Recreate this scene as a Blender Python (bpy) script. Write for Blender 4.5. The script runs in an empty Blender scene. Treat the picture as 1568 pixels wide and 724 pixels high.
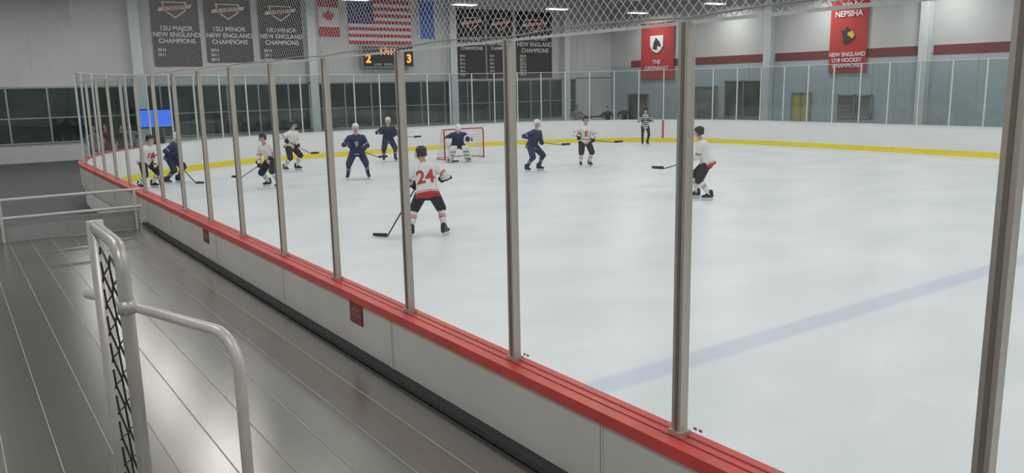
import bpy, bmesh, math, random
import numpy as np
from mathutils import Vector, Matrix
from mathutils.bvhtree import BVHTree
random.seed(4)
V=Vector
sc=bpy.context.scene
sc.view_settings.view_transform='Standard'
COL=sc.collection

# ------------------------------------------------------------------ materials
def mat(name,c,rough=.6,metal=0,var=.06,scale=8,spec=.5,emit=0,bump=0,stretch=None):
    m=bpy.data.materials.new(name);m.use_nodes=True
    nt=m.node_tree;b=nt.nodes['Principled BSDF']
    b.inputs['Roughness'].default_value=rough;b.inputs['Metallic'].default_value=metal
    b.inputs['Specular IOR Level'].default_value=spec
    tc=nt.nodes.new('ShaderNodeTexCoord');mp=nt.nodes.new('ShaderNodeMapping')
    nt.links.new(tc.outputs['Object'],mp.inputs[0])
    if stretch: mp.inputs['Scale'].default_value=stretch
    n=nt.nodes.new('ShaderNodeTexNoise');n.inputs['Scale'].default_value=scale;n.inputs['Detail'].default_value=4
    nt.links.new(mp.outputs[0],n.inputs['Vector'])
    r=nt.nodes.new('ShaderNodeMapRange');r.inputs[1].default_value=.3;r.inputs[2].default_value=.7
    r.inputs[3].default_value=1-var;r.inputs[4].default_value=1+var
    nt.links.new(n.outputs['Fac'],r.inputs[0])
    mx=nt.nodes.new('ShaderNodeVectorMath');mx.operation='SCALE';mx.inputs[0].default_value=c[:3]
    nt.links.new(r.outputs[0],mx.inputs['Scale'])
    nt.links.new(mx.outputs[0],b.inputs['Base Color'])
    if emit:
        b.inputs['Emission Color'].default_value=(*c[:3],1);b.inputs['Emission Strength'].default_value=emit
    if bump:
        bp=nt.nodes.new('ShaderNodeBump');bp.inputs['Strength'].default_value=bump;bp.inputs['Distance'].default_value=.02
        nt.links.new(n.outputs['Fac'],bp.inputs['Height']);nt.links.new(bp.outputs[0],b.inputs['Normal'])
    return m
def glassmat(name,tint,refl):
    m=bpy.data.materials.new(name);m.use_nodes=True;nt=m.node_tree;nt.nodes.clear()
    o=nt.nodes.new('ShaderNodeOutputMaterial');t=nt.nodes.new('ShaderNodeBsdfTransparent');g=nt.nodes.new('ShaderNodeBsdfGlossy')
    t.inputs[0].default_value=(*tint,1);g.inputs['Roughness'].default_value=.03
    mx=nt.nodes.new('ShaderNodeMixShader');mx.inputs[0].default_value=refl
    nt.links.new(t.outputs[0],mx.inputs[1]);nt.links.new(g.outputs[0],mx.inputs[2]);nt.links.new(mx.outputs[0],o.inputs[0])
    return m
def netmat(name,cell,frac,c):
    m=bpy.data.materials.new(name);m.use_nodes=True;nt=m.node_tree;b=nt.nodes['Principled BSDF']
    b.inputs['Base Color'].default_value=(*c,1);b.inputs['Roughness'].default_value=.8
    g=nt.nodes.new('ShaderNodeNewGeometry');s=nt.nodes.new('ShaderNodeSeparateXYZ');nt.links.new(g.outputs['Position'],s.inputs[0])
    def M(op,a,b_=None):
        n=nt.nodes.new('ShaderNodeMath');n.operation=op
        for i,x in enumerate((a,b_)):
            if x is None: continue
            if isinstance(x,(int,float)): n.inputs[i].default_value=x
            else: nt.links.new(x,n.inputs[i])
        return n.outputs[0]
    h=M('ADD',s.outputs[0],s.outputs[1])
    A=M('LESS_THAN',M('FRACT',M('DIVIDE',M('ADD',M('ADD',h,s.outputs[2]),50),cell)),frac)
    B=M('LESS_THAN',M('FRACT',M('DIVIDE',M('ADD',M('SUBTRACT',h,s.outputs[2]),50),cell)),frac)
    a=M('MAXIMUM',A,B);nt.links.new(a,b.inputs['Alpha'])
    return m

M_white=mat('jersey_white',(.70,.70,.69),.8,var=.05)
M_navy=mat('jersey_navy',(.022,.034,.085),.8,var=.15)
M_trim=mat('navy_trim_white',(.42,.45,.52),.8)
M_red=mat('red_fabric',(.48,.035,.04),.8)
M_black=mat('black_fabric',(.018,.018,.022),.75)
M_helmb=mat('helmet_black',(.015,.015,.018),.3)
M_helmw=mat('helmet_white',(.72,.74,.76),.3)
M_skin=mat('skin',(.55,.33,.24),.55)
M_eye=mat('eye_dark',(.02,.015,.015),.2)
M_lip=mat('lips',(.4,.15,.13),.5)
M_steel=mat('blade_steel',(.6,.6,.62),.25,1)
M_pad=mat('goalie_pad_white',(.70,.70,.66),.6)
M_stick=mat('stick_graphite',(.03,.03,.035),.4)
M_tape=mat('stick_tape_white',(.7,.7,.7),.8)
M_hair=mat('hair_brown',(.05,.03,.02),.7)
M_coat=mat('coat_dark',(.03,.035,.04),.85)
M_coatr=mat('coat_red',(.22,.05,.06),.85)
M_coatg=mat('coat_grey',(.22,.23,.25),.85)
M_jean=mat('jeans',(.04,.06,.1),.85)
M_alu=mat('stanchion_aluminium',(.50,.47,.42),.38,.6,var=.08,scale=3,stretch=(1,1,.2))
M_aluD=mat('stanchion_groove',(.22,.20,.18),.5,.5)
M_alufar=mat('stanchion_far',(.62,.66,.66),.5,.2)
M_board=mat('board_white',(.78,.79,.80),.45,var=.03,scale=1)
M_boardout=mat('board_outer_grey',(.58,.57,.55),.5,var=.05,scale=1.5)
M_cap=mat('cap_red',(.56,.06,.05),.4,var=.1,scale=4)
M_capd=mat('cap_red_dark',(.33,.03,.03),.5)
M_yel=mat('kick_yellow',(.86,.70,.05),.45)
M_rub=mat('black_rubber',(.04,.042,.045),.7)
M_wall=mat('wall_siding',(.58,.59,.585),.7,var=.05,scale=.6)
M_wallb=mat('wall_bluegrey',(.44,.50,.54),.7,var=.06,scale=.5)
M_dark=mat('dark_window',(.085,.10,.092),.45,var=.5,scale=.8)
M_dark2=mat('lobby_panel',(.20,.21,.195),.6,var=.25,scale=1)
M_maroon=mat('maroon_stripe',(.20,.05,.05),.6)
M_colm=mat('column_white',(.66,.70,.72),.5)
M_ceil=mat('ceiling_grey',(.45,.45,.45),.8,var=.1,scale=1)
M_pipe=mat('galvanised_pipe',(.50,.49,.46),.4,.5,var=.08)
M_pipew=mat('painted_pipe',(.62,.60,.58),.35,.2,var=.05)
M_wire=mat('chainlink_black',(.025,.025,.025),.5)
M_ban=mat('banner_black',(.045,.04,.042),.85)
M_banr=mat('banner_red',(.48,.05,.05),.85)
M_txt=mat('print_white',(.75,.75,.75),.8)
M_blue=mat('flag_blue',(.06,.16,.55),.8)
M_usb=mat('flag_canton',(.04,.05,.2),.8)
M_orange=mat('led_orange',(1,.25,.02),.5,emit=2)
M_tv=mat('tv_blue',(.06,.16,.75),.5,emit=1.0)
M_gold=mat('print_gold',(.7,.45,.05),.7)
M_sign=mat('sign_maroon',(.2,.03,.03),.5)
M_signt=mat('sign_print',(.42,.2,.14),.5)
M_lens=mat('lamp_lens',(1,1,1),.5,emit=7)
M_mul=mat('mullion',(.35,.37,.37),.4,.4)
M_gl=glassmat('plexiglass_clear',(.965,.975,.97),.03)
M_glf=glassmat('plexiglass_far',(.88,.92,.92),.04)
M_goalr=mat('goal_red',(.5,.04,.04),.4)
M_yp=mat('yellow_panel',(.5,.42,.14),.6)

# ------------------------------------------------------------------ mesh builder
def perp(d):
    a=V((0,0,1)) if abs(d.z)<.9 else V((1,0,0))
    return d.cross(a).normalized()
class MB:
    def __init__(s): s.v=[];s.f=[];s.m=[]
    def add(s,vs,fs,mi=0):
        o=len(s.v);s.v+=[tuple(x) for x in vs]
        for q in fs: s.f.append([i+o for i in q]);s.m.append(mi)
    def box(s,c,d,mi=0,ax=None):
        c=V(c);ax=ax or (V((1,0,0)),V((0,1,0)),V((0,0,1)))
        vs=[c+ax[0]*(i*d[0]/2)+ax[1]*(j*d[1]/2)+ax[2]*(k*d[2]/2) for i in(-1,1) for j in(-1,1) for k in(-1,1)]
        s.add(vs,[(0,1,3,2),(4,6,7,5),(0,4,5,1),(2,3,7,6),(0,2,6,4),(1,5,7,3)],mi)
    def loft(s,rings,mi=0):
        n=len(rings[0]);vs=[p for r in rings for p in r];fs=[]
        for k in range(len(rings)-1):
            for i in range(n):
                j=(i+1)%n;fs.append((k*n+i,k*n+j,(k+1)*n+j,(k+1)*n+i))
        fs.append(tuple(range(n))[::-1]);fs.append(tuple((len(rings)-1)*n+i for i in range(n)))
        s.add(vs,fs,mi)
    def tube(s,pts,r,mi=0,n=10):
        pts=[V(p) for p in pts]
        if not isinstance(r,(list,tuple)): r=[r]*len(pts)
        rings=[];u=None
        for i,p in enumerate(pts):
            a=pts[max(i-1,0)];b=pts[min(i+1,len(pts)-1)];t=(b-a).normalized()
            u=perp(t) if u is None else (u-t*u.dot(t)).normalized()
            w=t.cross(u)
            rings.append([p+(u*math.cos(q)+w*math.sin(q))*r[i] for q in [2*math.pi*k/n for k in range(n)]])
        s.loft(rings,mi)
    def ell(s,c,a,b,d,mi=0,n=14,m=9,z0=-1,z1=1):
        c=V(c);rings=[]
        for k in range(m+1):
            z=math.sin(math.asin(z0)+(math.asin(z1)-math.asin(z0))*k/m)
            rr=max(math.sqrt(max(1-z*z,0)),.02)
            rings.append([c+d*z+(a*math.cos(q)+b*math.sin(q))*rr for q in [2*math.pi*i/n for i in range(n)]])
        s.loft(rings,mi)
    def cap(s,p0,p1,r0,r1,mi=0,n=14):
        p0=V(p0);p1=V(p1);s.tube([p0,p1],[r0,r1],mi,n)
        X,Y,Z=V((1,0,0)),V((0,1,0)),V((0,0,1))
        s.ell(p0,X*r0,Y*r0,Z*r0,mi);s.ell(p1,X*r1,Y*r1,Z*r1,mi)
    def obj(s,name,mats,parent=None,smooth=False,fix=True):
        me=bpy.data.meshes.new(name);me.from_pydata(s.v,[],s.f)
        for m in mats: me.materials.append(m)
        me.polygons.foreach_set('material_index',s.m)
        if fix:
            bm=bmesh.new();bm.from_mesh(me);bmesh.ops.recalc_face_normals(bm,faces=bm.faces);bm.to_mesh(me);bm.free()
        if smooth: me.polygons.foreach_set('use_smooth',[True]*len(me.polygons))
        o=bpy.data.objects.new(name,me);COL.objects.link(o)
        if parent: o.parent=parent
        return o
def empty(name,loc=(0,0,0)):
    e=bpy.data.objects.new(name,None);COL.objects.link(e);return e
def text(name,body,size,loc,rot,m,parent,align='CENTER',ext=.003,sx=1,bold=0):
    c=bpy.data.curves.new(name,'FONT');c.body=body;c.size=size;c.align_x=align;c.align_y='CENTER';c.extrude=ext;c.offset=bold
    c.materials.append(m);o=bpy.data.objects.new(name,c);COL.objects.link(o)
    o.location=loc;o.rotation_euler=rot;o.scale=(sx,1,1);o.parent=parent
    return o
ROT_END=(math.pi/2,0,0);ROT_SIDE=(math.pi/2,0,-math.pi/2)

# ------------------------------------------------------------------ camera
TH=math.radians(34.98);PI_=math.atan(231/1230)
F0=V((math.sin(TH),math.cos(TH),0));R0=V((math.cos(TH),-math.sin(TH),0));UP=V((0,0,1))
fw=F0*math.cos(PI_)-UP*math.sin(PI_);u0=UP*math.cos(PI_)+F0*math.sin(PI_)
ro=.02;R=(R0-u0*ro).normalized();U=(u0+R0*ro).normalized()
cd=bpy.data.cameras.new('camera');cd.sensor_width=36;cd.lens=36*1230/1568;cd.clip_start=.05;cd.clip_end=300
cam=bpy.data.objects.new('camera',cd);COL.objects.link(cam)
cam.matrix_world=Matrix(((R.x,U.x,-fw.x,0),(R.y,U.y,-fw.y,0),(R.z,U.z,-fw.z,2.9),(0,0,0,1)))
sc.camera=cam

# ------------------------------------------------------------------ rink path
X0,X1,YE,RC=3.0,30.7,33.2,10.0
def seg_pts(a,b,n,step=1.0):
    a=V(a);b=V(b);k=max(1,int((b-a).length/step))
    return [((a+(b-a)*i/k),V(n)) for i in range(k+1)]
def arc(cx,cy,a0,a1,k=28):
    r=[]
    for i in range(k+1):
        a=math.radians(a0+(a1-a0)*i/k);n=V((math.cos(a),math.sin(a),0));r.append((V((cx,cy,0))+n*RC,n))
    return r
near=seg_pts((X0,-7,0),(X0,YE-RC,0),(-1,0,0))
a1=arc(X0+RC,YE-RC,180,90);endl=seg_pts((X0+RC,YE,0),(X1-RC,YE,0),(0,1,0))
a2=arc(X1-RC,YE-RC,90,0);far=seg_pts((X1,YE-RC,0),(X1,-7,0),(1,0,0))
P_far=a1[14:]+endl[1:]+a2[1:]+far[1:];P_near=near+a1[1:15];P_all=near+a1[1:]+endl[1:]+a2[1:]+far[1:]
def strip(mb,P,o0,o1,z0,z1,mi=0):
    rings=[[p+n*o0+UP*z0,p+n*o1+UP*z0,p+n*o1+UP*z1,p+n*o0+UP*z1] for p,n in P]
    mb.loft(rings,mi)
boards=empty('dasher_boards')
b=MB();strip(b,P_all,0,.10,0,1.07);b.obj('board_panels',[M_board],boards)
b=MB();strip(b,P_all,-.012,0,0,.2);b.obj('kick_plate',[M_yel],boards)
b=MB();strip(b,P_near,.10,.165,.5,1.07)
b.obj('outer_panels',[M_boardout],boards)
b=MB()
for k in range(-2,8):
    b.box((X0-.167,3.2+k*2.6,.8),(.004,.012,.52))
    b.box((X0-.169,3.2+k*2.6+.03,.8),(.006,.03,.5))
b.obj('outer_panel_seams',[M_boardout],boards)
b=MB();strip(b,P_near,-.02,.19,1.07,1.10,0);strip(b,P_near,.035,.045,1.10,1.104,1);strip(b,P_near,.1,.107,1.10,1.104,1);strip(b,P_near,.165,.19,1.03,1.07,0)
b.obj('cap_rail_red',[M_cap,M_capd],boards)
b=MB();strip(b,P_far,-.02,.14,1.07,1.10);b.obj('cap_rail_white',[M_colm],boards)
b=MB();strip(b,[(V((X0,-7,0)),V((-1,0,0))),(V((X0,15.6,0)),V((-1,0,0)))],.165,.25,.557,.60);b.obj('base_rubber_strip',[M_rub],boards)
# stanchions near
PY=[2.72+1.475*k for k in range(-5,14)]
b=MB();XP=X0-.06
for y in PY:
    b.box((XP,y,(1.10+3.18)/2),(.055,.06,2.08),0)
    b.box((XP-.028,y,2.14),(.006,.018,2.07),1);b.box((XP+.028,y,2.14),(.006,.018,2.07),1)
    b.box((XP,y,1.115),(.08,.085,.03),0)
b.obj('stanchions',[M_alu,M_aluD],boards)
b=MB();strip(b,near,.056,.066,1.10,3.17);b.obj('glass_side',[M_gl],boards)
b=MB();strip(b,near,.05,.072,3.168,3.182);b.obj('glass_top_trim',[M_alufar],boards)
curve=a1+endl[1:]+a2[1:]+far[1:]
b=MB();strip(b,curve,.056,.064,1.10,3.5);b.obj('glass_end',[M_glf],boards)
b=MB();strip(b,curve,.052,.068,3.49,3.51)
acc=0;last=curve[0][0];nxt=.6
for (p,n),(q,m) in zip(curve,curve[1:]):
    L=(q-p).length
    while nxt<acc+L:
        t=(nxt-acc)/L;c=p+(q-p)*t;nn=(n+(m-n)*t).normalized();tt=V((-nn.y,nn.x,0))
        b.box(c+nn*.06+UP*2.3,(.05,.045,2.42),0,(nn,tt,UP));nxt+=1.22
    acc+=L
b.obj('stanchions_end',[M_alufar],boards)
b=MB();strip(b,[(a2[18][0],a2[18][1]),(a2[18][0]+V((a2[18][1].y,-a2[18][1].x,0))*.08,a2[18][1])],-.02,-.004,.2,1.07);b.obj('goal_line_mark',[M_goalr],boards)
b=MB()
for y in PY[4:7]:
    for q in (-.10,-.135): b.box((XP+.008,y+q,1.165),(.002,.022,.014))
b.obj('glass_stickers',[M_mul],boards)

# signs on outer boards
for y in (6.5,11.5):
    e=empty('warning_sign');b=MB();b.box((X0-.172,y,.93),(.008,.26,.2));b.obj('plate',[M_sign],e)
    text('lettering','WATCH\nFOR PUCKS',.042,(X0-.178,y,.93),ROT_SIDE,M_signt,e)

# protective net above glass
b=MB();b.add([(XP,-6,3.18),(XP,23.2,3.18),(XP,23.2,7.45),(XP,-6,7.45)],[(0,1,2,3)])
NET=netmat('netting',.06,.11,(.66,.66,.66));net=empty('protective_netting')
b.obj('mesh_sheet',[NET],net,fix=False)
b=MB()
pts=[]
for i in range(0,290):
    y=-6+i*.1;pts.append((XP-.01,y,3.195+.02*abs(math.sin(math.pi*(y-2.72)/1.475))))
b.tube(pts,.005,0,6);b.obj('edge_rope',[M_mul],net)

# ------------------------------------------------------------------ ice
ice=bpy.data.materials.new('ice');ice.use_nodes=True;nt=ice.node_tree;bs=nt.nodes['Principled BSDF']
bs.inputs['Specular IOR Level'].default_value=.35
tc=nt.nodes.new('ShaderNodeNewGeometry')
n1=nt.nodes.new('ShaderNodeTexNoise');n1.inputs['Scale'].default_value=.45;n1.inputs['Detail'].default_value=6
mp=nt.nodes.new('ShaderNodeMapping');mp.inputs['Scale'].default_value=(1,1.6,1)
nt.links.new(tc.outputs['Position'],mp.inputs[0]);nt.links.new(mp.outputs[0],n1.inputs['Vector'])
cr=nt.nodes.new('ShaderNodeValToRGB');cr.color_ramp.elements[0].position=.32;cr.color_ramp.elements[0].color=(.68,.73,.765,1)
cr.color_ramp.elements[1].position=.68;cr.color_ramp.elements[1].color=(.79,.825,.85,1)
nt.links.new(n1.outputs['Fac'],cr.inputs[0])
sp=nt.nodes.new('ShaderNodeSeparateXYZ');nt.links.new(tc.outputs['Position'],sp.inputs[0])
def band(center,w,soft):
    s=nt.nodes.new('ShaderNodeMath');s.operation='SUBTRACT';nt.links.new(sp.outputs[1],s.inputs[0]);s.inputs[1].default_value=center
    a=nt.nodes.new('ShaderNodeMath');a.operation='ABSOLUTE';nt.links.new(s.outputs[0],a.inputs[0])
    r=nt.nodes.new('ShaderNodeMapRange');r.inputs[1].default_value=w-soft;r.inputs[2].default_value=w+soft;r.inputs[3].default_value=1;r.inputs[4].default_value=0
    nt.links.new(a.outputs[0],r.inputs[0]);return r.outputs[0]
def mixc(fac,base,col,k):
    m=nt.nodes.new('ShaderNodeMath');m.operation='MULTIPLY';nt.links.new(fac,m.inputs[0]);m.inputs[1].default_value=k
    x=nt.nodes.new('ShaderNodeMix');x.data_type='RGBA';nt.links.new(m.outputs[0],x.inputs['Factor']);nt.links.new(base,x.inputs[6]);x.inputs[7].default_value=(*col,1);return x.outputs[2]
c=mixc(band(5.6,.17,.05),cr.outputs[0],(.42,.50,.72),.5)
c=mixc(band(27.9,.03,.01),c,(.7,.2,.2),.4)
nt.links.new(c,bs.inputs['Base Color'])
n2=nt.nodes.new('ShaderNodeTexNoise');n2.inputs['Scale'].default_value=1.2;n2.inputs['Detail'].default_value=5;nt.links.new(mp.outputs[0],n2.inputs['Vector'])
rr=nt.nodes.new('ShaderNodeMapRange');rr.inputs[3].default_value=.25;rr.inputs[4].default_value=.5;nt.links.new(n2.outputs['Fac'],rr.inputs[0]);nt.links.new(rr.outputs[0],bs.inputs['Roughness'])
b=MB();b.add([p+n*.02 for p,n in P_all][::-1],[tuple(range(len(P_all)))]);o=b.obj('ice_rink',[ice],fix=False)
if o.data.polygons[0].normal.z<0: o.data.flip_normals()

# ------------------------------------------------------------------ room
XL,XR,YB,YF,ZC=-4,37,-8,41,7.8
b=MB();b.box(((XL+XR)/2,(YB+YF)/2,-.1),(XR-XL,YF-YB,.16));b.obj('floor',[mat('floor_rubber',(.10,.10,.11),.7,var=.2)])
b=MB();b.box(((XL+XR)/2,(YB+YF)/2,ZC+.1),(XR-XL+.6,YF-YB+.6,.2))
for k in range(9): b.box(((XL+XR)/2,YB+3+k*5.5,ZC-.15),(XR-XL,.25,.3))
for k in range(14): b.box((XL+1.5+k*3,(YB+YF)/2,ZC-.05),(.12,YF-YB,.12))
b.obj('ceiling',[M_ceil])
b=MB();b.box(((XL+XR)/2,YF+.1,(3.25+ZC)/2),(XR-XL+.4,.2,ZC-3.25),0)
for k in range(70): b.box((XL+.3+k*.6,YF-.006,(3.25+ZC)/2),(.03,.012,ZC-3.25),0)
b.box(((XL+XR)/2,YF+.1,.4),(XR-XL+.4,.2,.8),0)
b.box((XR-1.5,YF+.1,2),(3,.2,2.6),0)
b.obj('wall_end',[M_wall])
b=MB();b.box(((XL+XR)/2,YF+2.6,1.7),(XR-XL,.1,3.4),0)
for k in range(14):
    if k%3!=2: b.box((XL+2+k*2.9,YF+2.4,1.2+.5*random.random()),(1.6,.1,1.2+random.random()),1)
b.obj('wall_lobby',[M_dark,M_dark2])
w=empty('window_1')
b=MB()
for k in range(25): b.box((XL+.2+k*1.55,YF,2.02),(.07,.12,2.45))
b.box((XL+19,YF,3.22),(38,.14,.08));b.box((XL+19,YF,1.9),(38,.06,.05));b.box((XL+19,YF,.82),(38,.14,.06));b.obj('frame',[M_mul],w)
b=MB();b.box((XL+19,YF+.02,2.02),(38,.01,2.4));b.obj('pane',[glassmat('window_glass',(.78,.84,.82),.06)],w)
e=empty('television');x,y,z,wd_=8.0,YF-1.6,1.75,1.5
b=MB();b.box((x,y+.05,.42),(.5,.4,1.0),0);b.box((x,y+.05,1.1),(.08,.08,.5),0);b.box((x,y,z),(wd_,.06,.85),0);b.box((x,y-.035,z),(wd_-.1,.02,.75),1);b.obj('panel',[M_helmb,M_tv],e)
# side wall
b=MB();b.box((XR+.1,(YB+YF)/2,(4.0+ZC)/2),(.2,YF-YB,ZC-4.0),0);b.box((XR+.1,(YB+YF)/2,2.0),(.2,YF-YB,4.0),1)
for k in range(40): b.box((XR-.008,YB+1+k*1.22,2),(.016,.02,4.0),1)
b.obj('wall_right',[M_wall,M_wallb])
b=MB();b.box((XR-.01,(20+27.9)/2,4.1),(.03,7.9,.42));b.box((XR-.01,(28.5+39)/2,4.1),(.03,10.5,.42));b.box((XR-.01,(0+19.4)/2,4.1),(.03,19.4,.42));b.obj('trim_1',[M_maroon])
b=MB();b.box((XL-.1,(YB+YF)/2,ZC/2),(.2,YF-YB,ZC));b.obj('wall_left',[M_wall])
b=MB();b.box(((XL+XR)/2,YB-.1,ZC/2),(XR-XL+.4,.2,ZC));b.obj('wall_back',[M_wall])
for i,y in enumerate((28.2,19.7,11.5,3.3)):
    e=empty('steel_column');b=MB();b.box((XR-.2,y,ZC/2),(.36,.12,ZC));b.box((XR-.37,y,ZC/2),(.04,.42,ZC));b.box((XR-.05,y,ZC/2),(.04,.42,ZC));b.obj('h_section',[M_colm],e)
for x in (7.7,16.1,24.6,33.0):
    e=empty('steel_column');b=MB();b.box((x,YF-.2,ZC/2),(.14,.36,ZC));b.box((x,YF-.37,ZC/2),(.44,.04,ZC));b.box((x,YF-.05,ZC/2),(.44,.04,ZC));b.obj('h_section',[M_colm],e)
def opening(name,y0,y1,z0,z1,m):
    e=empty(name);b=MB();b.box((XR-.03,(y0+y1)/2,(z0+z1)/2),(.04,y1-y0,z1-z0),0)
    for y in (y0,y1,(y0+y1)/2): b.box((XR-.06,y,(z0+z1)/2),(.06,.08,z1-z0+.08),1)
    b.box((XR-.06,(y0+y1)/2,z1),(.06,y1-y0,.08),1);b.box((XR-.06,(y0+y1)/2,z0),(.06,y1-y0,.08),1);b.obj('leaf',[m,M_mul],e)
opening('window_2',28.6,31.2,.9,2.9,M_dark);opening('window_3',31.8,34.4,.9,2.6,M_dark2)
opening('door_1',25.6,26.7,.05,2.2,M_yp);opening('window_4',22.2,24.0,1.0,2.1,M_dark2)
opening('door_2',37.4,39.2,.05,2.2,M_dark)

# lights
for y in (36.6,30.6,24.6,18.6,12.6,6.6,.6,-5.4):
    for x in (-1.5,4.6,10.8,16.8,22.9,29,35.2):
        e=empty('ceiling_light');b=MB()
        b.box((x,y,7.1),(1.3,.55,.1),0);b.box((x,y,7.045),(1.22,.48,.02),1)
        b.tube([(x-.5,y,7.15),(x-.5,y,7.8)],.01,0,6);b.tube([(x+.5,y,7.15),(x+.5,y,7.8)],.01,0,6)
        b.obj('housing',[M_colm,M_lens],e)
        l=bpy.data.lights.new('lamp','AREA');l.shape='RECTANGLE';l.size=1.2;l.size_y=.46;l.energy=77;l.color=(1,.98,.945)
        lo=bpy.data.objects.new('lamp',l);COL.objects.link(lo);lo.location=(x,y,7.02);lo.parent=e

# ------------------------------------------------------------------ banners & flags
def cloth(name,p0,du,w,h,mats,parent,amp=.03,nx=16,nz=12,colf=None,nrm=V((0,-1,0))):
    b=MB();vs=[];fs=[]
    for j in range(nz+1):
        for i in range(nx+1):
            a=amp*math.sin(i/nx*9+j*.3)*(1-j/nz*.7)
            vs.append(V(p0)+du*(w*i/nx)+UP*(h*j/nz)+nrm*(.06+a))
    for j in range(nz):
        for i in range(nx):
            fs.append((j*(nx+1)+i,j*(nx+1)+i+1,(j+1)*(nx+1)+i+1,(j+1)*(nx+1)+i))
    b.add(vs,fs)
    if colf: b.m=[colf((i+.5)/nx,(j+.5)/nz) for j in range(nz) for i in range(nx)]
    b.tube([V(p0)+UP*h+nrm*.06-du*.05,V(p0)+UP*h+nrm*.06+du*(w+.05)],.025,0,8)
    return b.obj('cloth',mats,parent,True,False)
EX=V((1,0,0))
def champ(x0,x1,z0,z1,title,lines=6):
    e=empty('championship_banner');cloth('c',(x0,YF,z0),EX,x1-x0,z1-z0,[M_ban],e,.02)
    xc=(x0+x1)/2;y=YF-.12;w=x1-x0
    text('headline',title+'\nNEW ENGLAND\nCHAMPIONS',w*.135,(xc,y,z1-1.95),ROT_END,M_txt,e,sx=1.0,bold=.006)
    for k in range(lines): text('year','20%02d'%(10+k),w*.09,(x0+w*.16,y,z1-2.65-k*.22),ROT_END,M_txt,e,bold=.003)
    b=MB();cz=z1-.75
    b.loft([[V((xc+sx*w*.26,y,cz+sz)) for sx,sz in ((-1,.3),(1,.3),(.9,-.1),(0,-.45),(-.9,-.1))],[V((xc+sx*w*.26,y-.01,cz+sz)) for sx,sz in ((-1,.3),(1,.3),(.9,-.1),(0,-.45),(-.9,-.1))]],0)
    b.loft([[V((xc+sx*w*.22,y-.011,cz+sz)) for sx,sz in ((-1,.25),(1,.25),(.9,-.08),(0,-.38),(-.9,-.08))],[V((xc+sx*w*.22,y-.02,cz+sz)) for sx,sz in ((-1,.25),(1,.25),(.9,-.08),(0,-.38),(-.9,-.08))]],1)
    b.loft([[V((xc+sx,y-.03,cz+sz)) for sx,sz in ((-w*.36,-.16),(w*.33,.02),(w*.36,.2),(-w*.33,.02))],[V((xc+sx,y-.04,cz+sz)) for sx,sz in ((-w*.36,-.16),(w*.33,.02),(w*.36,.2),(-w*.33,.02))]],0)
    b.obj('crest',[M_txt,M_ban],e)
    text('script','Eagles',w*.2,(xc,y-.05,cz+.02),(math.pi/2,-.15,0),M_banr,e)
champ(8.5,10.65,4.1,7.5,'12U MAJOR',2);champ(10.9,13.15,4.28,7.5,'12U MINOR',3);champ(13.5,15.75,4.45,7.5,'10U MINOR',3)
champ(25.0,27.0,3.35,7.3,'U16 MIDGET',6);champ(27.1,29.0,3.35,7.3,'U14 BANTAM',5);champ(29.25,32.0,3.35,7.3,'U18 MIDGET',6)
e=empty('canadian_flag');cloth('c',(16.65,YF,5.6),EX,1.15,2.0,[M_txt,M_banr],e,.02,12,16,lambda u,v:1 if v<.26 or v>.76 else 0)
half=[(0,-1),(.04,-.45),(.5,-.52),(.42,-.32),(.95,.08),(.8,.16),(.88,.5),(.55,.42),(.48,.58),(.2,.28),(.3,.8),(.14,.72),(0,1)]
leaf=half+[(-x,z) for x,z in half[-2:0:-1]]
b=MB();c0=V((17.22,YF-.11,6.62))
b.add([c0+V((x*.36,0,z*.36)) for x,z in leaf],[tuple(range(len(leaf)))]);b.obj('maple_leaf',[M_banr],e,fix=False)
e=empty('american_flag')
cloth('c',(18.3,YF,5.25),EX,3.75,2.3,[M_banr,M_txt,M_usb],e,.02,40,26,lambda u,v:2 if (u<.4 and v>6/13) else int(v*13)%2)
b=MB()
for r_ in range(9):
    for q in range(6 if r_%2==0 else 5):
        cx=18.3+.1+(q*.245)+(0 if r_%2==0 else .122)+.03;cz=7.55-.07-r_*.128
        vs=[V((cx+(.045 if i%2==0 else .018)*math.sin(i*math.pi/5),YF-.1,cz+(.045 if i%2==0 else .018)*math.cos(i*math.pi/5))) for i in range(10)]
        b.add(vs,[tuple(range(10))])
b.obj('stars',[M_txt],e,fix=False)
e=empty('blue_flag');cloth('c',(22.5,YF,5.6),EX,1.15,2.0,[M_blue,M_txt],e,.03,12,12,lambda u,v:1 if u<.12 or u>.88 else 0)
e=empty('scoreboard');b=MB();b.box((20.35,YF-.35,4.58),(3.1,.3,1.15),0);b.box((20.35,YF-.51,4.58),(3.0,.02,1.05),1);b.box((19.2,YF-.13,4.58),(.1,.2,.1),0);b.box((21.4,YF-.13,4.58),(.1,.2,.1),0)
b.obj('cabinet',[M_mul,M_helmb],e)
text('clock','17:15',.5,(20.35,YF-.53,4.84),ROT_END,M_orange,e,bold=.012);text('home','2',.62,(19.15,YF-.53,4.45),ROT_END,M_orange,e,bold=.02);text('guest','3',.62,(21.6,YF-.53,4.45),ROT_END,M_orange,e,bold=.02)
text('label','HOME   PERIOD   GUEST',.16,(20.35,YF-.53,4.15),ROT_END,M_txt,e)
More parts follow.
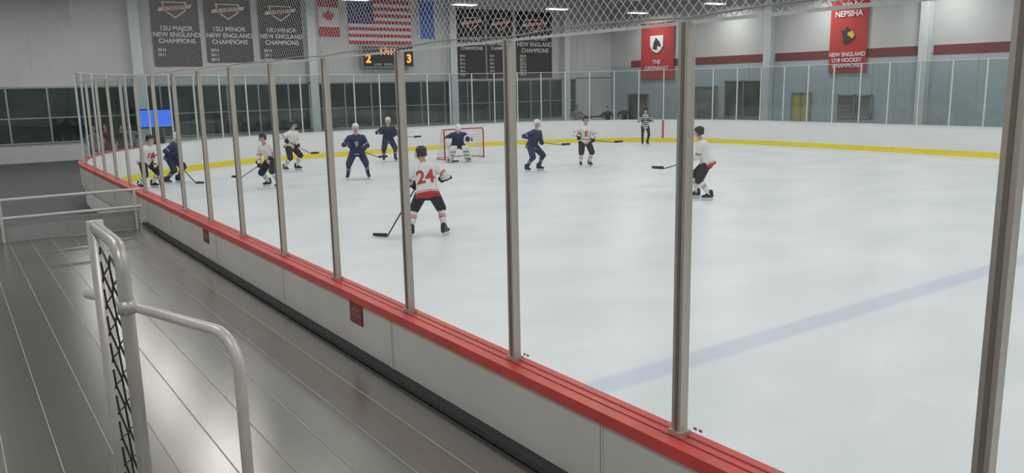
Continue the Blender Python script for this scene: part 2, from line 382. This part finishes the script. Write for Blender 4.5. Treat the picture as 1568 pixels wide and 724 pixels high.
def redban(y0,y1,z0,z1,kind):
    e=empty('team_banner');nrm=V((-1,0,0));cloth('c',(XR-.05,y1,z0),V((0,-1,0)),y1-y0,z1-z0,[M_banr],e,.02,nrm=nrm)
    yc=(y0+y1)/2;x=XR-.17
    def poly(pts,m,off=0,s=1,cz=0):
        b=MB();b.add([V((x-off,yc-p*s,cz+q*s)) for p,q in pts],[tuple(range(len(pts)))]);b.obj('emblem',[m],e,fix=False)
    if kind==0:
        cz=z1-1.25
        poly([(-1,.9),(1,.9),(1,-.2),(.6,-.75),(0,-1),(-.6,-.75),(-1,-.2)],M_txt,0,.56,cz)
        poly([(-.6,-.6),(-.5,.1),(-.2,.6),(-.1,.85),(.1,.6),(.5,.3),(.75,-.2),(.55,-.4),(.2,-.15),(.05,-.7)],M_ban,.02,.5,cz)
        text('caption','THE\nGREENWAY',.38,(x,yc,z0+.85),ROT_SIDE,M_txt,e,bold=.006)
    else:
        text('caption','2024\nNEPSIHA',.38,(x,yc,z1-.45),ROT_SIDE,M_txt,e,bold=.01)
        cz=z1-1.65
        poly([(-.4,-.7),(-.5,.1),(-.75,.45),(-.3,.4),(-.1,.8),(.3,.4),(.5,0),(.3,-.5)],M_ban,.02,.55,cz)
        poly([(.05,.25),(.5,.4),(.8,-.05),(.5,-.4),(.3,-.15),(0,0)],M_gold,.035,.5,cz)
        text('caption','NEW ENGLAND\nU18 HOCKEY\nCHAMPIONS',.27,(x,yc,z0+.6),ROT_SIDE,M_txt,e,bold=.008)
redban(35.2,38.0,3.1,6.5,0);redban(22.6,24.6,3.2,6.65,1)

# ------------------------------------------------------------------ goal
g=empty('hockey_goal');gx,gy=17.25,27.9;b=MB()
hw=.93
b.tube([(gx-hw,gy,0.0),(gx-hw,gy,1.14),(gx-hw+.05,gy,1.22),(gx+hw-.05,gy,1.22),(gx+hw,gy,1.14),(gx+hw,gy,0)],.028,0)
base=[(gx-hw,gy,.03),(gx-hw-.08,gy+.5,.03),(gx-hw+.25,gy+1.05,.03),(gx,gy+1.12,.03),(gx+hw-.25,gy+1.05,.03),(gx+hw+.08,gy+.5,.03),(gx+hw,gy,.03)]
b.tube(base,.02,0)
top=[(gx-hw,gy,1.2),(gx-hw+.15,gy+.45,1.2),(gx,gy+.55,1.2),(gx+hw-.15,gy+.45,1.2),(gx+hw,gy,1.2)]
b.tube(top,.016,0);b.tube([(gx,gy+.55,1.2),(gx,gy+1.1,.05)],.014,0)
b.obj('frame',[M_goalr],g,True)
b=MB()
tp=[V(p) for p in [(gx-hw,gy,1.2),(gx-hw+.1,gy+.3,1.2),(gx-hw+.15,gy+.45,1.2),(gx,gy+.55,1.2),(gx+hw-.15,gy+.45,1.2),(gx+hw-.1,gy+.3,1.2),(gx+hw,gy,1.2)]]
bp_=[V(p) for p in base]
def lines(A,B,n):
    for k in range(n+1):
        t=k/n;f=t*(len(A)-1);i=min(int(f),len(A)-2);q=f-i
        b.tube([A[i].lerp(A[i+1],q),B[i].lerp(B[i+1],q)],.006,0,4)
lines(tp,bp_,44)
for k in range(1,13): b.tube([a.lerp(c_,k/13) for a,c_ in zip(tp,bp_)],.006,0,4)
for k in range(22):
    x=gx-hw+.05+k*.085;b.tube([(x,gy,1.21),(x,gy+.5,1.2)],.005,0,4)
b.obj('netting',[M_tape],g,fix=False)

# ------------------------------------------------------------------ people
def ik(a,c,l1,l2,pole):
    d=c-a;L=d.length;dr=d.normalized()
    if L>(l1+l2)*.995: L=(l1+l2)*.995;c=a+dr*L
    x=(l1*l1-l2*l2+L*L)/(2*L);h=math.sqrt(max(l1*l1-x*x,0))
    pp=(pole-dr*pole.dot(dr)).normalized()
    return a+dr*x+pp*h,c
def hand(mb,P,s,f,mi,k=1.0,side=1,cuff=True,cmi=None):
    s=s.normalized();f=(f-s*f.dot(s));f=f.normalized() if f.length>.05 else perp(s)
    n=s.cross(f)*side;Rr=.03*k
    mb.ell(P-n*.042*k-f*.012*k,s*.05*k,f*.055*k,n*.028*k,mi,10,6)
    for i,(o,e) in enumerate(((-.036,185),(-.012,215),(.012,205),(.036,170))):
        mb.tube([P+s*o*k+(f*math.sin(q)-n*math.cos(q))*Rr*(1.25 if q<1 else 1.1) for q in [math.radians(a) for a in (25,75,120,150,e)]],[.013*k,.0135*k,.0125*k,.012*k,.009*k],mi,7)
    mb.tube([P-s*side*.04*k+(f*math.sin(q)-n*math.cos(q))*Rr*1.2 for q in [math.radians(a) for a in (-30,-75,-120,-150)]],[.016*k,.015*k,.014*k,.010*k],mi,7)
    if cuff: mb.tube([P-n*.036*k-f*.04*k,P-n*.03*k-f*.09*k,P-n*.022*k-f*.15*k],[.042*k,.05*k,.062*k],mi if cmi is None else cmi,12)

KITS={
 'white':dict(m=[M_white,M_red,M_black,M_skin,M_white],helm=M_helmb,
   torso=[(-.085,1),(-.07,0),(-.055,1),(9,0)],upper=[(.66,0),(.76,1),(.82,0),(.86,1),(9,0)],fore=[(.70,0),(.86,1),(9,0)],thigh=2,shin=[(.36,4),(.40,1),(.45,4),(.50,1),(9,4)],glove=M_black),
 'navy':dict(m=[M_navy,M_trim,M_navy,M_skin,M_navy],helm=M_helmw,
   torso=[(-.095,0),(-.07,1),(9,0)],upper=[(.66,0),(.75,1),(9,0)],fore=[(9,0)],thigh=2,shin=[(.36,4),(.42,1),(.5,4),(.55,1),(9,4)],glove=M_navy),
 'ref':dict(m=[M_white,M_black,M_black,M_skin,M_black],helm=M_helmb,
   torso=[(-.1+.05*i,i%2) for i in range(14)]+[(9,0)],upper=[(.15*i,i%2) for i in range(1,7)]+[(9,0)],fore=[(.15*i,i%2) for i in range(1,7)]+[(9,0)],thigh=2,shin=[(9,4)],glove=M_black),
 'civ':dict(m=[M_coat,M_coat,M_jean,M_skin,M_jean],helm=None,
   torso=[(9,0)],upper=[(9,0)],fore=[(9,0)],thigh=2,shin=[(9,4)],glove=M_skin),
}
KITS['civr']=dict(KITS['civ'],m=[M_coatr,M_coatr,M_jean,M_skin,M_jean])
KITS['civg']=dict(KITS['civ'],m=[M_coatg,M_coatg,M_jean,M_skin,M_jean])
def person(name,loc,heading,kit='white',H=1.85,pelv=.93,lean=22,side=0,feet=((-.2,0),(.2,0)),head=0,headpitch=0,stick=None,tl=.04,tr=.42,lh=None,rh=None,num=None,chest=None,goalie=False,toe=12,face_cage=True,pf=-.05,bladedir=None,hshift=0):
    K=KITS[kit];civ=kit.startswith('civ');s=H/1.85;root=empty(name)
    L=V((loc[0],loc[1],0 if len(loc)<3 else loc[2]));ph=math.radians(heading)
    f=V((math.sin(ph),math.cos(ph),0));r=V((math.cos(ph),-math.sin(ph),0))
    pel=L+UP*pelv*s+f*pf
    le=math.radians(lean);t=(UP*math.cos(le)+f*math.sin(le)+r*side).normalized()
    tf=(f-t*f.dot(t)).normalized();trr=tf.cross(t).normalized()
    bulk=1.0 if kit in('white','navy') else .84
    if goalie: bulk=1.15
    mb=MB();prims=[]
    def ring(k,a,bb):
        c=pel+t*(k*s);return [c+(trr*math.cos(q)*a+tf*math.sin(q)*bb)*s*bulk for q in [2*math.pi*i/20 for i in range(20)]]
    prof=[(-.15,.225,.185),(-.13,.238,.198),(-.02,.222,.178),(.12,.205,.158),(.26,.215,.158),(.36,.235,.165),(.43,.225,.155),(.48,.17,.125),(.52,.09,.08)]
    mb.loft([ring(*q) for q in prof])
    P0=np.array(pel);T=np.array(t);TR=np.array(trr);TF=np.array(tf)
    def capm(p0,p1,r0,r1,bands): mb.cap(p0,p1,r0*s,r1*s);prims.append((np.array(p0),np.array(p1),r0*s,r1*s,bands))
    nb=pel+t*.50*s;hd=(t+UP*1.3+r*hshift).normalized();hc=nb+hd*.215*s
    hy=ph+math.radians(head);hf=V((math.sin(hy),math.cos(hy),0));hf=(hf*math.cos(math.radians(headpitch))-UP*math.sin(math.radians(headpitch)));hr=V((math.cos(hy),-math.sin(hy),0));hu=hr.cross(hf).normalized()
    capm(nb,hc-hu*.04*s,.062,.055,[(9,3)])
    hs=s*.98
    hprof=[(-.125,.03,.035,.045),(-.105,.05,.06,.03),(-.07,.062,.082,.012),(-.02,.073,.092,.002),(.03,.078,.098,-.004),(.075,.070,.088,-.008),(.105,.048,.062,-.01),(.122,.015,.02,-.01)]
    mb.loft([[hc+hu*z*hs+hf*o*hs+(hr*math.cos(q)*a+hf*math.sin(q)*bb)*hs for q in [2*math.pi*i/18 for i in range(18)]] for z,a,bb,o in hprof])
    prims.append((np.array(hc-hu*.03*s),np.array(hc+hu*.05*s),.085*s,.085*s,[(9,3)]))
    mb.ell(hc+hf*.10*hs-hu*.02*hs,hr*.014*hs,hf*.022*hs,hu*.026*hs)
    for sg in(-1,1): mb.ell(hc+hr*sg*.078*hs-hu*.008*hs,hr*.014*hs,hf*.02*hs,hu*.032*hs)
    ankles=[]
    for sg,ft in ((-1,feet[0]),(1,feet[1])):
        hip=pel-UP*.07*s+r*sg*.105*s
        g0=L+r*ft[0]+f*ft[1];fz=ft[2] if len(ft)>2 else 0
        fa=ph+math.radians(sg*toe);ff=V((math.sin(fa),math.cos(fa),0))
        an=g0+UP*(.15*s+fz)-ff*.03
        kn,an=ik(hip,an,.44*s,.43*s,f+r*sg*.25)
        w=bulk
        capm(hip,kn,.128*w,(.105 if bulk>=1 else .075)*w,[(9,K['thigh'])])
        mid=kn.lerp(an,.4)-f*.012*s
        mb.cap(kn,mid,.078*s*(1 if bulk>=1 else .85),.076*s*(1 if bulk>=1 else .8));mb.cap(mid,an,.076*s*(1 if bulk>=1 else .8),.052*s)
        prims.append((np.array(kn),np.array(an),.078*s,.055*s,K['shin']))
        ankles.append((g0+UP*fz,ff,kn,an,sg))
    mb.ell(pel-UP*.10*s,r*.20*s*bulk,f*.16*s*bulk,UP*.13*s);prims.append((np.array(pel-UP*.10*s-r*.07*s),np.array(pel-UP*.10*s+r*.07*s),.12*s,.12*s,[(9,K['thigh'])]))
    st=None
    if stick:
        B=L+R0*stick[0][0]+F0*stick[0][1]+UP*stick[0][2];Hh=L+R0*stick[1][0]+F0*stick[1][1]+UP*stick[1][2];st=(B,Hh,(Hh-B).normalized())
    gl=MB();res=[]
    for sg,tt,tgt in ((-1,tl,lh),(1,tr,rh)):
        sh=pel+t*.405*s+trr*sg*.205*s*max(bulk,.9)
        if tgt is None and st: P=st[0]+(st[1]-st[0])*tt;sd=st[2]
        else:
            tgt=tgt or (.30*sg,.12,.92);P=L+r*tgt[0]+f*tgt[1]+UP*tgt[2];sd=(r*sg*.2+f).normalized() if tgt[2]<1.2 else UP
        fd=(P-sh).normalized();wr=P-fd*.10*s
        el,wr=ik(sh,wr,.30*s,.27*s,r*sg*1.0-UP*.6-f*.7)
        q=bulk
        capm(sh,el,.090*q,.074*q,K['upper']);capm(el,wr,.074*q,.056*q if bulk>=1 else .045,K['fore'])
        fd=(wr-el).normalized();Pn=wr+fd*.10*s
        if tgt is None and st: Pn=P if (P-Pn).length<.2 else Pn
        hk=s*(1.25 if kit in('white','navy') else .95)
        hand(gl,Pn,sd,(Pn-el),0,hk,sg,cuff=not civ)
        res.append((Pn,el,wr))
    gl.obj('hands' if civ else 'gloves',[K['glove']],root,True)
    tmp=mb.obj('tmp',[M_white])
    md=tmp.modifiers.new('r','REMESH');md.mode='VOXEL';md.voxel_size=.0145 if name!='spectator' else .02
    ms=tmp.modifiers.new('s','SMOOTH');ms.iterations=4;ms.factor=.5
    dg=bpy.context.evaluated_depsgraph_get();me=bpy.data.meshes.new_from_object(tmp.evaluated_get(dg))
    bpy.data.objects.remove(tmp);me.materials.clear()
    n=len(me.polygons);cen=np.zeros(n*3);me.polygons.foreach_get('center',cen);cen=cen.reshape(-1,3)
    rel=cen-P0;k=rel@T;lx=rel@TR;ly=rel@TF
    pk=[q[0]*s for q in prof];A=np.interp(k,pk,[q[1]*s*bulk for q in prof]);Bb=np.interp(k,pk,[q[2]*s*bulk for q in prof])
    d=(np.sqrt((lx/A)**2+(ly/Bb)**2)-1)*np.minimum(A,Bb);d=np.maximum(d,np.maximum(-.165*s-k,k-.50*s))
    def bandidx(vals,bands):
        out=np.full(len(vals),bands[-1][1]);done=np.zeros(len(vals),bool)
        for lim,mi in bands:
            q=(vals<lim)&~done;out[q]=mi;done|=q
        return out
    best=d-.008;idx=bandidx(k/s,K['torso'])
    for p0,p1,r0,r1,bands in prims:
        ab=p1-p0;tt=((cen-p0)@ab)/(ab@ab);tc_=np.clip(tt,0,1)
        dd=np.linalg.norm(cen-(p0+tc_[:,None]*ab),axis=1)-(r0+(r1-r0)*tc_)
        q=dd<best;bi=bandidx(tc_,bands);idx[q]=bi[q];best=np.where(q,dd,best)
    for m in K['m']: me.materials.append(m)
    me.polygons.foreach_set('material_index',idx.astype(np.int32));me.polygons.foreach_set('use_smooth',[True]*n)
    body=bpy.data.objects.new('body',me);COL.objects.link(body);body.parent=root
    fb=MB()
    for sg in(-1,1): fb.ell(hc+hf*.088*hs+hr*sg*.032*hs+hu*.012*hs,hr*.013*hs,hf*.01*hs,hu*.008*hs,0,8,5)
    fb.ell(hc+hf*.088*hs-hu*.062*hs,hr*.024*hs,hf*.008*hs,hu*.006*hs,1,8,5)
    fb.obj('face_features',[M_eye,M_lip],root,True)
    hb=MB()
    if K['helm']:
        def hring(z,a,bb,o): return [hc+hu*z*hs+hf*o*hs+(hr*math.cos(q)*a+hf*math.sin(q)*bb)*hs for q in [2*math.pi*i/20 for i in range(20)]]
        rr_=[]
        for z,a,bb,o in [(-.05,.098,.075,-.045),(-.02,.102,.09,-.035),(.03,.104,.118,-.008),(.045,.106,.124,-.004),(.09,.100,.120,-.008),(.125,.082,.100,-.012),(.148,.05,.065,-.014),(.155,.015,.02,-.014)]: rr_.append(hring(z,a,bb,o))
        hb.loft(rr_,0)
        for sg in(-1,1): hb.ell(hc+hr*sg*.092*hs-hu*.03*hs-hf*.005*hs,hr*.015*hs,hf*.04*hs,hu*.045*hs,0,10,6)
        for o in(-.03,.03): hb.tube([hc+hr*o*hs+hu*z*hs+hf*y*hs for z,y in ((.06,.118),(.125,.08),(.152,.0),(.14,-.07),(.08,-.125))],.009*hs,0,6)
        if goalie: hb.ell(hc+hf*.03*hs-hu*.02*hs,hr*.108*hs,hf*.12*hs,hu*.14*hs,0,16,10)
        if face_cage:
            def fp(az,z): a=math.radians(az);return hc+hu*z*hs+(hr*math.sin(a)*.098+hf*(math.cos(a)*.105+.035-(.02 if z<-.08 else 0)))*hs
            for z in (.035,.0,-.035,-.07,-.105): hb.tube([fp(az,z) for az in range(-75,76,15)],.0035,1,5)
            for az in (-70,-45,-22,0,22,45,70): hb.tube([fp(az,z) for z in (.04,0,-.04,-.08,-.11)],.0035,1,5)
        hb.obj('helmet',[K['helm'],M_steel],root,True)
    else:
        hb.ell(hc+hu*.02*hs-hf*.018*hs,hr*.09*hs,hf*.10*hs,hu*.115*hs,0,16,10,-.3,1);hb.obj('hair',[M_hair],root,True)
    fb=MB()
    for g0,ff,kn,an,sg in ankles:
        fr=V((ff.y,-ff.x,0));sk=not civ;zo=0 if sk else -.06
        def fr_ring(y,w,z0,z1): return [g0+ff*(y-.03)*s+fr*w*a*s+UP*((z0+z1)/2+(z1-z0)/2*c_+zo)*s for a,c_ in [(math.copysign(abs(math.cos(q))**.6,math.cos(q)),math.copysign(abs(math.sin(q))**.6,math.sin(q))) for q in [2*math.pi*i/14 for i in range(14)]]]
        fb.loft([fr_ring(*q) for q in [(-.095,.03,.085,.17),(-.08,.042,.07,.25),(-.03,.047,.07,.27),(.02,.048,.07,.25),(.06,.047,.07,.18),(.11,.05,.07,.145),(.16,.048,.07,.13),(.19,.03,.08,.115)]],0)
        if sk:
            fb.loft([[g0+ff*y*s+fr*w*s+UP*z*s for y,w,z in ((-.11,-h,zz),(.15,-h,zz),(.15,h,zz),(-.11,h,zz))] for h,zz in ((.028,.072),(.012,.045),(.007,.03))],1)
            fb.loft([[g0+ff*y*s+fr*w*s+UP*z*s for y,w,z in ((-.12-zz*.3,-.003,zz),(.16+zz*.3,-.003,zz),(.16+zz*.3,.003,zz),(-.12-zz*.3,.003,zz))] for zz in (.0,.03)],2)
    fb.obj('shoes' if civ else 'skates',[M_helmb,M_helmw,M_steel],root,False)
    if st:
        sb=MB();B,Hh,d=st;sx=perp(d);sy=d.cross(sx)
        q=lambda p:[p+sx*a*.014+sy*c_*.010 for a,c_ in((-1,-1),(1,-1),(1,1),(-1,1))]
        sb.loft([q(B-d*.06),q(Hh)],0);q2=lambda p:[p+sx*a*.017+sy*c_*.014 for a,c_ in((-1,-1),(1,-1),(1,1),(-1,1))]
        sb.loft([q2(B-d*.065),q2(B+d*.08)],1)
        if goalie:
            sb.loft([q(Hh-d*.6),[Hh-d*.58+sx*a*.042+sy*c_*.012 for a,c_ in((-1,-1),(1,-1),(1,1),(-1,1))],[Hh+sx*a*.042+sy*c_*.012 for a,c_ in((-1,-1),(1,-1),(1,1),(-1,1))]],1)
        bd=V((d.x,d.y,0)).normalized() if bladedir is None else (R0*bladedir[0]+F0*bladedir[1]).normalized()
        bn=V((bd.y,-bd.x,0));rings=[]
        for i in range(7):
            u=i/6;c_=Hh+bd*(u*.30)+bn*(.03*u*u)+UP*(.01+ .01*u);hh=.034*(1-.25*u*u)+.004
            rings.append([c_+bn*a*.006+UP*(e*hh+.012) for a,e in((-1,-1),(1,-1),(1,1),(-1,1))])
        sb.loft(rings,0);sb.obj('stick',[M_stick,M_tape],root)
    def decal(txt,size,sgn,kk,m):
        cu=bpy.data.curves.new('n','FONT');cu.body=txt;cu.size=size;cu.align_x='CENTER';cu.align_y='CENTER';cu.offset=.008
        to=bpy.data.objects.new('n',cu);COL.objects.link(to);dg=bpy.context.evaluated_depsgraph_get();tm=bpy.data.meshes.new_from_object(to.evaluated_get(dg));bpy.data.objects.remove(to)
        bm=bmesh.new();bm.from_mesh(tm);bmesh.ops.remove_doubles(bm,verts=bm.verts,dist=.0005);bmesh.ops.triangulate(bm,faces=bm.faces)
        for _ in range(3):
            ed=[e for e in bm.edges if e.calc_length()>.022]
            if ed: bmesh.ops.subdivide_edges(bm,edges=ed,cuts=1);bmesh.ops.triangulate(bm,faces=[f_ for f_ in bm.faces if len(f_.verts)>3])
        tree=BVHTree.FromPolygons([v.co for v in me.vertices],[p.vertices[:] for p in me.polygons])
        nx=-trr*sgn;ny=t;nz=tf*sgn
        for v in bm.verts:
            w=pel+t*kk*s+nx*v.co.x+ny*v.co.y;h=tree.ray_cast(w+nz*.3,-nz)
            v.co=(h[0]+nz*.010) if h[0] else w+nz*.15*s
        bm.to_mesh(tm);bm.free();tm.materials.clear();tm.materials.append(m)
        o=bpy.data.objects.new('number',tm);COL.objects.link(o);o.parent=root
    if num: decal(num[0],num[1],-1,.20,num[2])
    if chest: decal(chest[0],chest[1],1,.24,chest[2])
    if goalie:
        pb=MB()
        for g0,ff,kn,an,sg in ankles:
            ax=(kn-an).normalized();pr=r;pfw=pr.cross(ax).normalized()
            if pfw.dot(f)<0: pfw=-pfw
            rings=[]
            for k_,w_,d_ in ((-.12,.10,.05),(-.02,.135,.06),(.2,.15,.075),(.42,.155,.08),(.58,.15,.07),(.70,.12,.05)):
                c_=an+ax*k_*s+pfw*.10
                rings.append([c_+pr*w_*a+pfw*d_*e for a,e in [(math.copysign(abs(math.cos(q))**.5,math.cos(q)),math.copysign(abs(math.sin(q))**.5,math.sin(q))) for q in [2*math.pi*i/16 for i in range(16)]]])
            pb.loft(rings,0)
            for k_ in(.12,.3,.48): pb.tube([an+ax*k_*s+pfw*.185-pr*.1,an+ax*k_*s+pfw*.185+pr*.1],.012,1,6)
        P,el,wr=res[1];pb.box(P+f*.05,(.2,.04,.36),0,(r,f,UP))
        P,el,wr=res[0];pb.ell(P+f*.02,r*.15,f*.06,UP*.16,0,14,8);pb.ell(P+f*.075,r*.1,f*.03,UP*.11,1,12,6)
        pb.obj('leg_pads_and_mitts',[M_pad,M_navy],root,True)
    return root

person('hockey_player',(7.64,13.79),30,'white',1.86,.94,20,-.10,((-.36,.0),(.32,.0)),head=-45,stick=((-.22,.25,1.0),(-.82,-.05,.02)),tl=.05,tr=.05,rh=(.36,.25,1.05),num=('24',.36,M_red),bladedir=(-1,.1),hshift=-.4,toe=25)
person('hockey_player',(15.42,13.6),-40,'white',1.88,.96,20,0,((-.2,-.1),(.2,.22)),head=0,stick=((.05,.2,1.05),(-1.0,.1,.78)),tl=.42,tr=.05,bladedir=(-1,.2),chest=('12',.2,M_red))
person('hockey_player',(18.64,21.98),205,'white',1.87,.95,12,0,((-.17,0),(.17,0)),head=-5,stick=((-.30,-.25,1.02),(1.0,-.3,.86)),tl=.42,tr=.04,bladedir=(1,0),chest=('E',.26,M_red))
person('hockey_player',(16.4,22.06),165,'navy',1.87,.92,22,0,((-.28,.05),(.28,-.05)),head=20,stick=((-.15,-.2,1.05),(.95,-.1,.88)),tl=.4,tr=.04,bladedir=(1,0))
person('hockey_goalie',(16.4,27.0),205,'navy',1.8,.76,34,0,((-.38,.1),(.38,.1)),head=0,headpitch=5,stick=((-.42,-.25,1.15),(-.25,-.55,.05)),tl=.05,tr=.35,lh=(-.42,.35,.85),goalie=True,bladedir=(1,.1))
person('hockey_player',(14.55,29.3),200,'navy',1.87,.92,20,0,((-.25,.1),(.2,-.05)),head=10,stick=((-.3,-.3,1.15),(1.05,-.2,.95)),tl=.42,tr=.05,bladedir=(1,0))
person('hockey_player',(10.9,24.25),205,'navy',1.9,.93,18,0,((-.33,.05),(.33,-.05)),head=-5,stick=((-.2,-.3,1.1),(.75,-.35,.72)),tl=.45,tr=.04,bladedir=(1,0),chest=('9',.24,M_trim))
person('hockey_player',(10.3,28.6),150,'white',1.88,.95,20,0,((-.22,.05),(.22,-.15)),head=10,stick=((-.1,-.2,1.1),(.75,-.2,.62)),tl=.4,tr=.04,bladedir=(1,0))
person('hockey_player',(8.0,24.05),240,'white',1.87,.88,34,0,((-.3,.1),(.33,-.15)),head=-10,stick=((.1,-.2,.95),(-.85,-.25,.35)),tl=.05,tr=.42,bladedir=(-1,0))
person('hockey_player',(5.95,27.5),130,'navy',1.8,.9,28,0,((-.22,.05),(.22,-.12)),head=0,stick=((-.05,-.1,.95),(.85,-.4,.03)),tl=.4,tr=.04,bladedir=(1,-.2),num=('7',.26,M_trim))
person('hockey_player',(5.0,26.6),150,'white',1.8,.9,28,0,((-.2,.0),(.22,-.12)),head=0,stick=((.1,.2,.95),(.5,-.3,.04)),tl=.42,tr=.05,chest=('18',.26,M_red))
person('referee',(27.2,27.7),215,'ref',1.76,1.0,4,0,((-.12,0),(.12,0)),head=10,lh=(-.16,.22,1.1),rh=(.16,.22,1.1),face_cage=False,pf=0)
for i,(x,y,h,kt) in enumerate(((31.0,34.6,200,'civ'),(31.9,34.2,230,'civ'),(29.6,35.6,215,'civg'),(4.75,34.8,180,'civg'),(5.25,35.3,200,'civr'),(5.75,35.0,170,'civ'),(6.3,36.2,200,'civg'))):
    person('spectator',(x,y,-.02),h,kt,1.72+(.04*i)%.1,.985,2,0,((-.1,0),(.1,0)),pf=0)

# ------------------------------------------------------------------ walkway
wm=bpy.data.materials.new('aluminium_plank');wm.use_nodes=True;nt=wm.node_tree;bs=nt.nodes['Principled BSDF']
g_=nt.nodes.new('ShaderNodeNewGeometry');mp=nt.nodes.new('ShaderNodeMapping');mp.inputs['Scale'].default_value=(40,.25,1);nt.links.new(g_.outputs['Position'],mp.inputs[0])
n=nt.nodes.new('ShaderNodeTexNoise');n.inputs['Scale'].default_value=1.0;n.inputs['Detail'].default_value=1;nt.links.new(mp.outputs[0],n.inputs['Vector'])
cr=nt.nodes.new('ShaderNodeValToRGB');cr.color_ramp.elements[0].position=.3;cr.color_ramp.elements[0].color=(.335,.325,.30,1);cr.color_ramp.elements[1].position=.7;cr.color_ramp.elements[1].color=(.365,.355,.33,1);nt.links.new(n.outputs['Fac'],cr.inputs[0]);nt.links.new(cr.outputs[0],bs.inputs['Base Color'])
bs.inputs['Metallic'].default_value=.85
bs.inputs['Roughness'].default_value=.235
M_gap=mat('plank_seam',(.42,.41,.39),.5,.3)
M_body=mat('deck_frame',(.12,.12,.12),.6)
b=MB();e=empty('walkway_deck');x=2.74
b.box((-.55,3.8,.25),(6.6,23.5,.54),1)
while x>-3.6:
    w_=.291;b.box((x-w_/2,3.8,.535),(w_,23.5,.03),0)
    b.box((x-w_-.003,3.8,.5495),(.006,23.5,.010),2);x-=.297
b.obj('planks',[wm,M_body,M_gap],e)

e=empty('guard_rail');b=MB()
for z in (.95,1.25): b.tube([(-3.5,15.2,z),(2.7,15.2,z)],.025)
for x in (-3.4,-1.4,.6,2.6): b.tube([(x,15.2,.556),(x,15.2,1.25)],.025)
b.box((-.4,15.25,.72),(6.1,.03,.32),1)
b.obj('pipes',[M_pipew,M_mul],e,False)
e=empty('handrail');b=MB()
A=V((.78,2.87,0));Bq=V((.47,3.82,0));d=(Bq-A).normalized()
pts=[A+UP*.556,A+UP*1.9]
for k in range(1,8):
    a=math.radians(90*k/8);pts.append(A+UP*(1.9+.13*math.sin(a))+d*.13*(1-math.cos(a)))
pts+=[A+UP*2.03+d*.14,A+UP*2.03+d*1.1]
b.tube(pts,.021,0,14)
b.tube([A+UP*.556,A+UP*.575],.06,0,14);b.obj('pipe',[M_pipew],e,True)
# chain link fence
e=empty('chain_link_fence');b=MB()
fx=.40;ya,yb=2.66,3.14;zt=2.44
pts=[(fx,ya,.556),(fx,ya,zt-.08)]+[(fx,ya+.08*(1-math.cos(math.radians(q))),zt-.08+.08*math.sin(math.radians(q))) for q in (15,30,45,60,75,90)]+[(fx,yb,zt)]
b.tube(pts,.021,0,14);b.tube([(fx,yb,.556),(fx,yb,zt+.02)],.028,0,14)
b.tube([(fx,ya,.66),(fx,yb,.66)],.018,0,10)
for z in (1.1,2.25): b.tube([(fx,ya,z-.02),(fx,ya,z+.02)],.027,0,12)
b.obj('frame',[M_pipe],e,True)
b=MB();nc=5;cw=(yb-ya)/nc
for i in range(nc):
    pts=[];z=.68;k=0
    while z<zt-.03:
        pts.append((fx+(.004 if k%2 else -.004),ya+cw*(i+((k+i)%2)),z));z+=.05;k+=1
    b.tube(pts,.0036,0,6)
b.obj('mesh_wires',[M_wire],e,True)
wd=bpy.data.worlds.new('world');sc.world=wd;wd.use_nodes=True;wd.node_tree.nodes['Background'].inputs[0].default_value=(.6,.65,.7,1);wd.node_tree.nodes['Background'].inputs[1].default_value=.3
print('DONE')
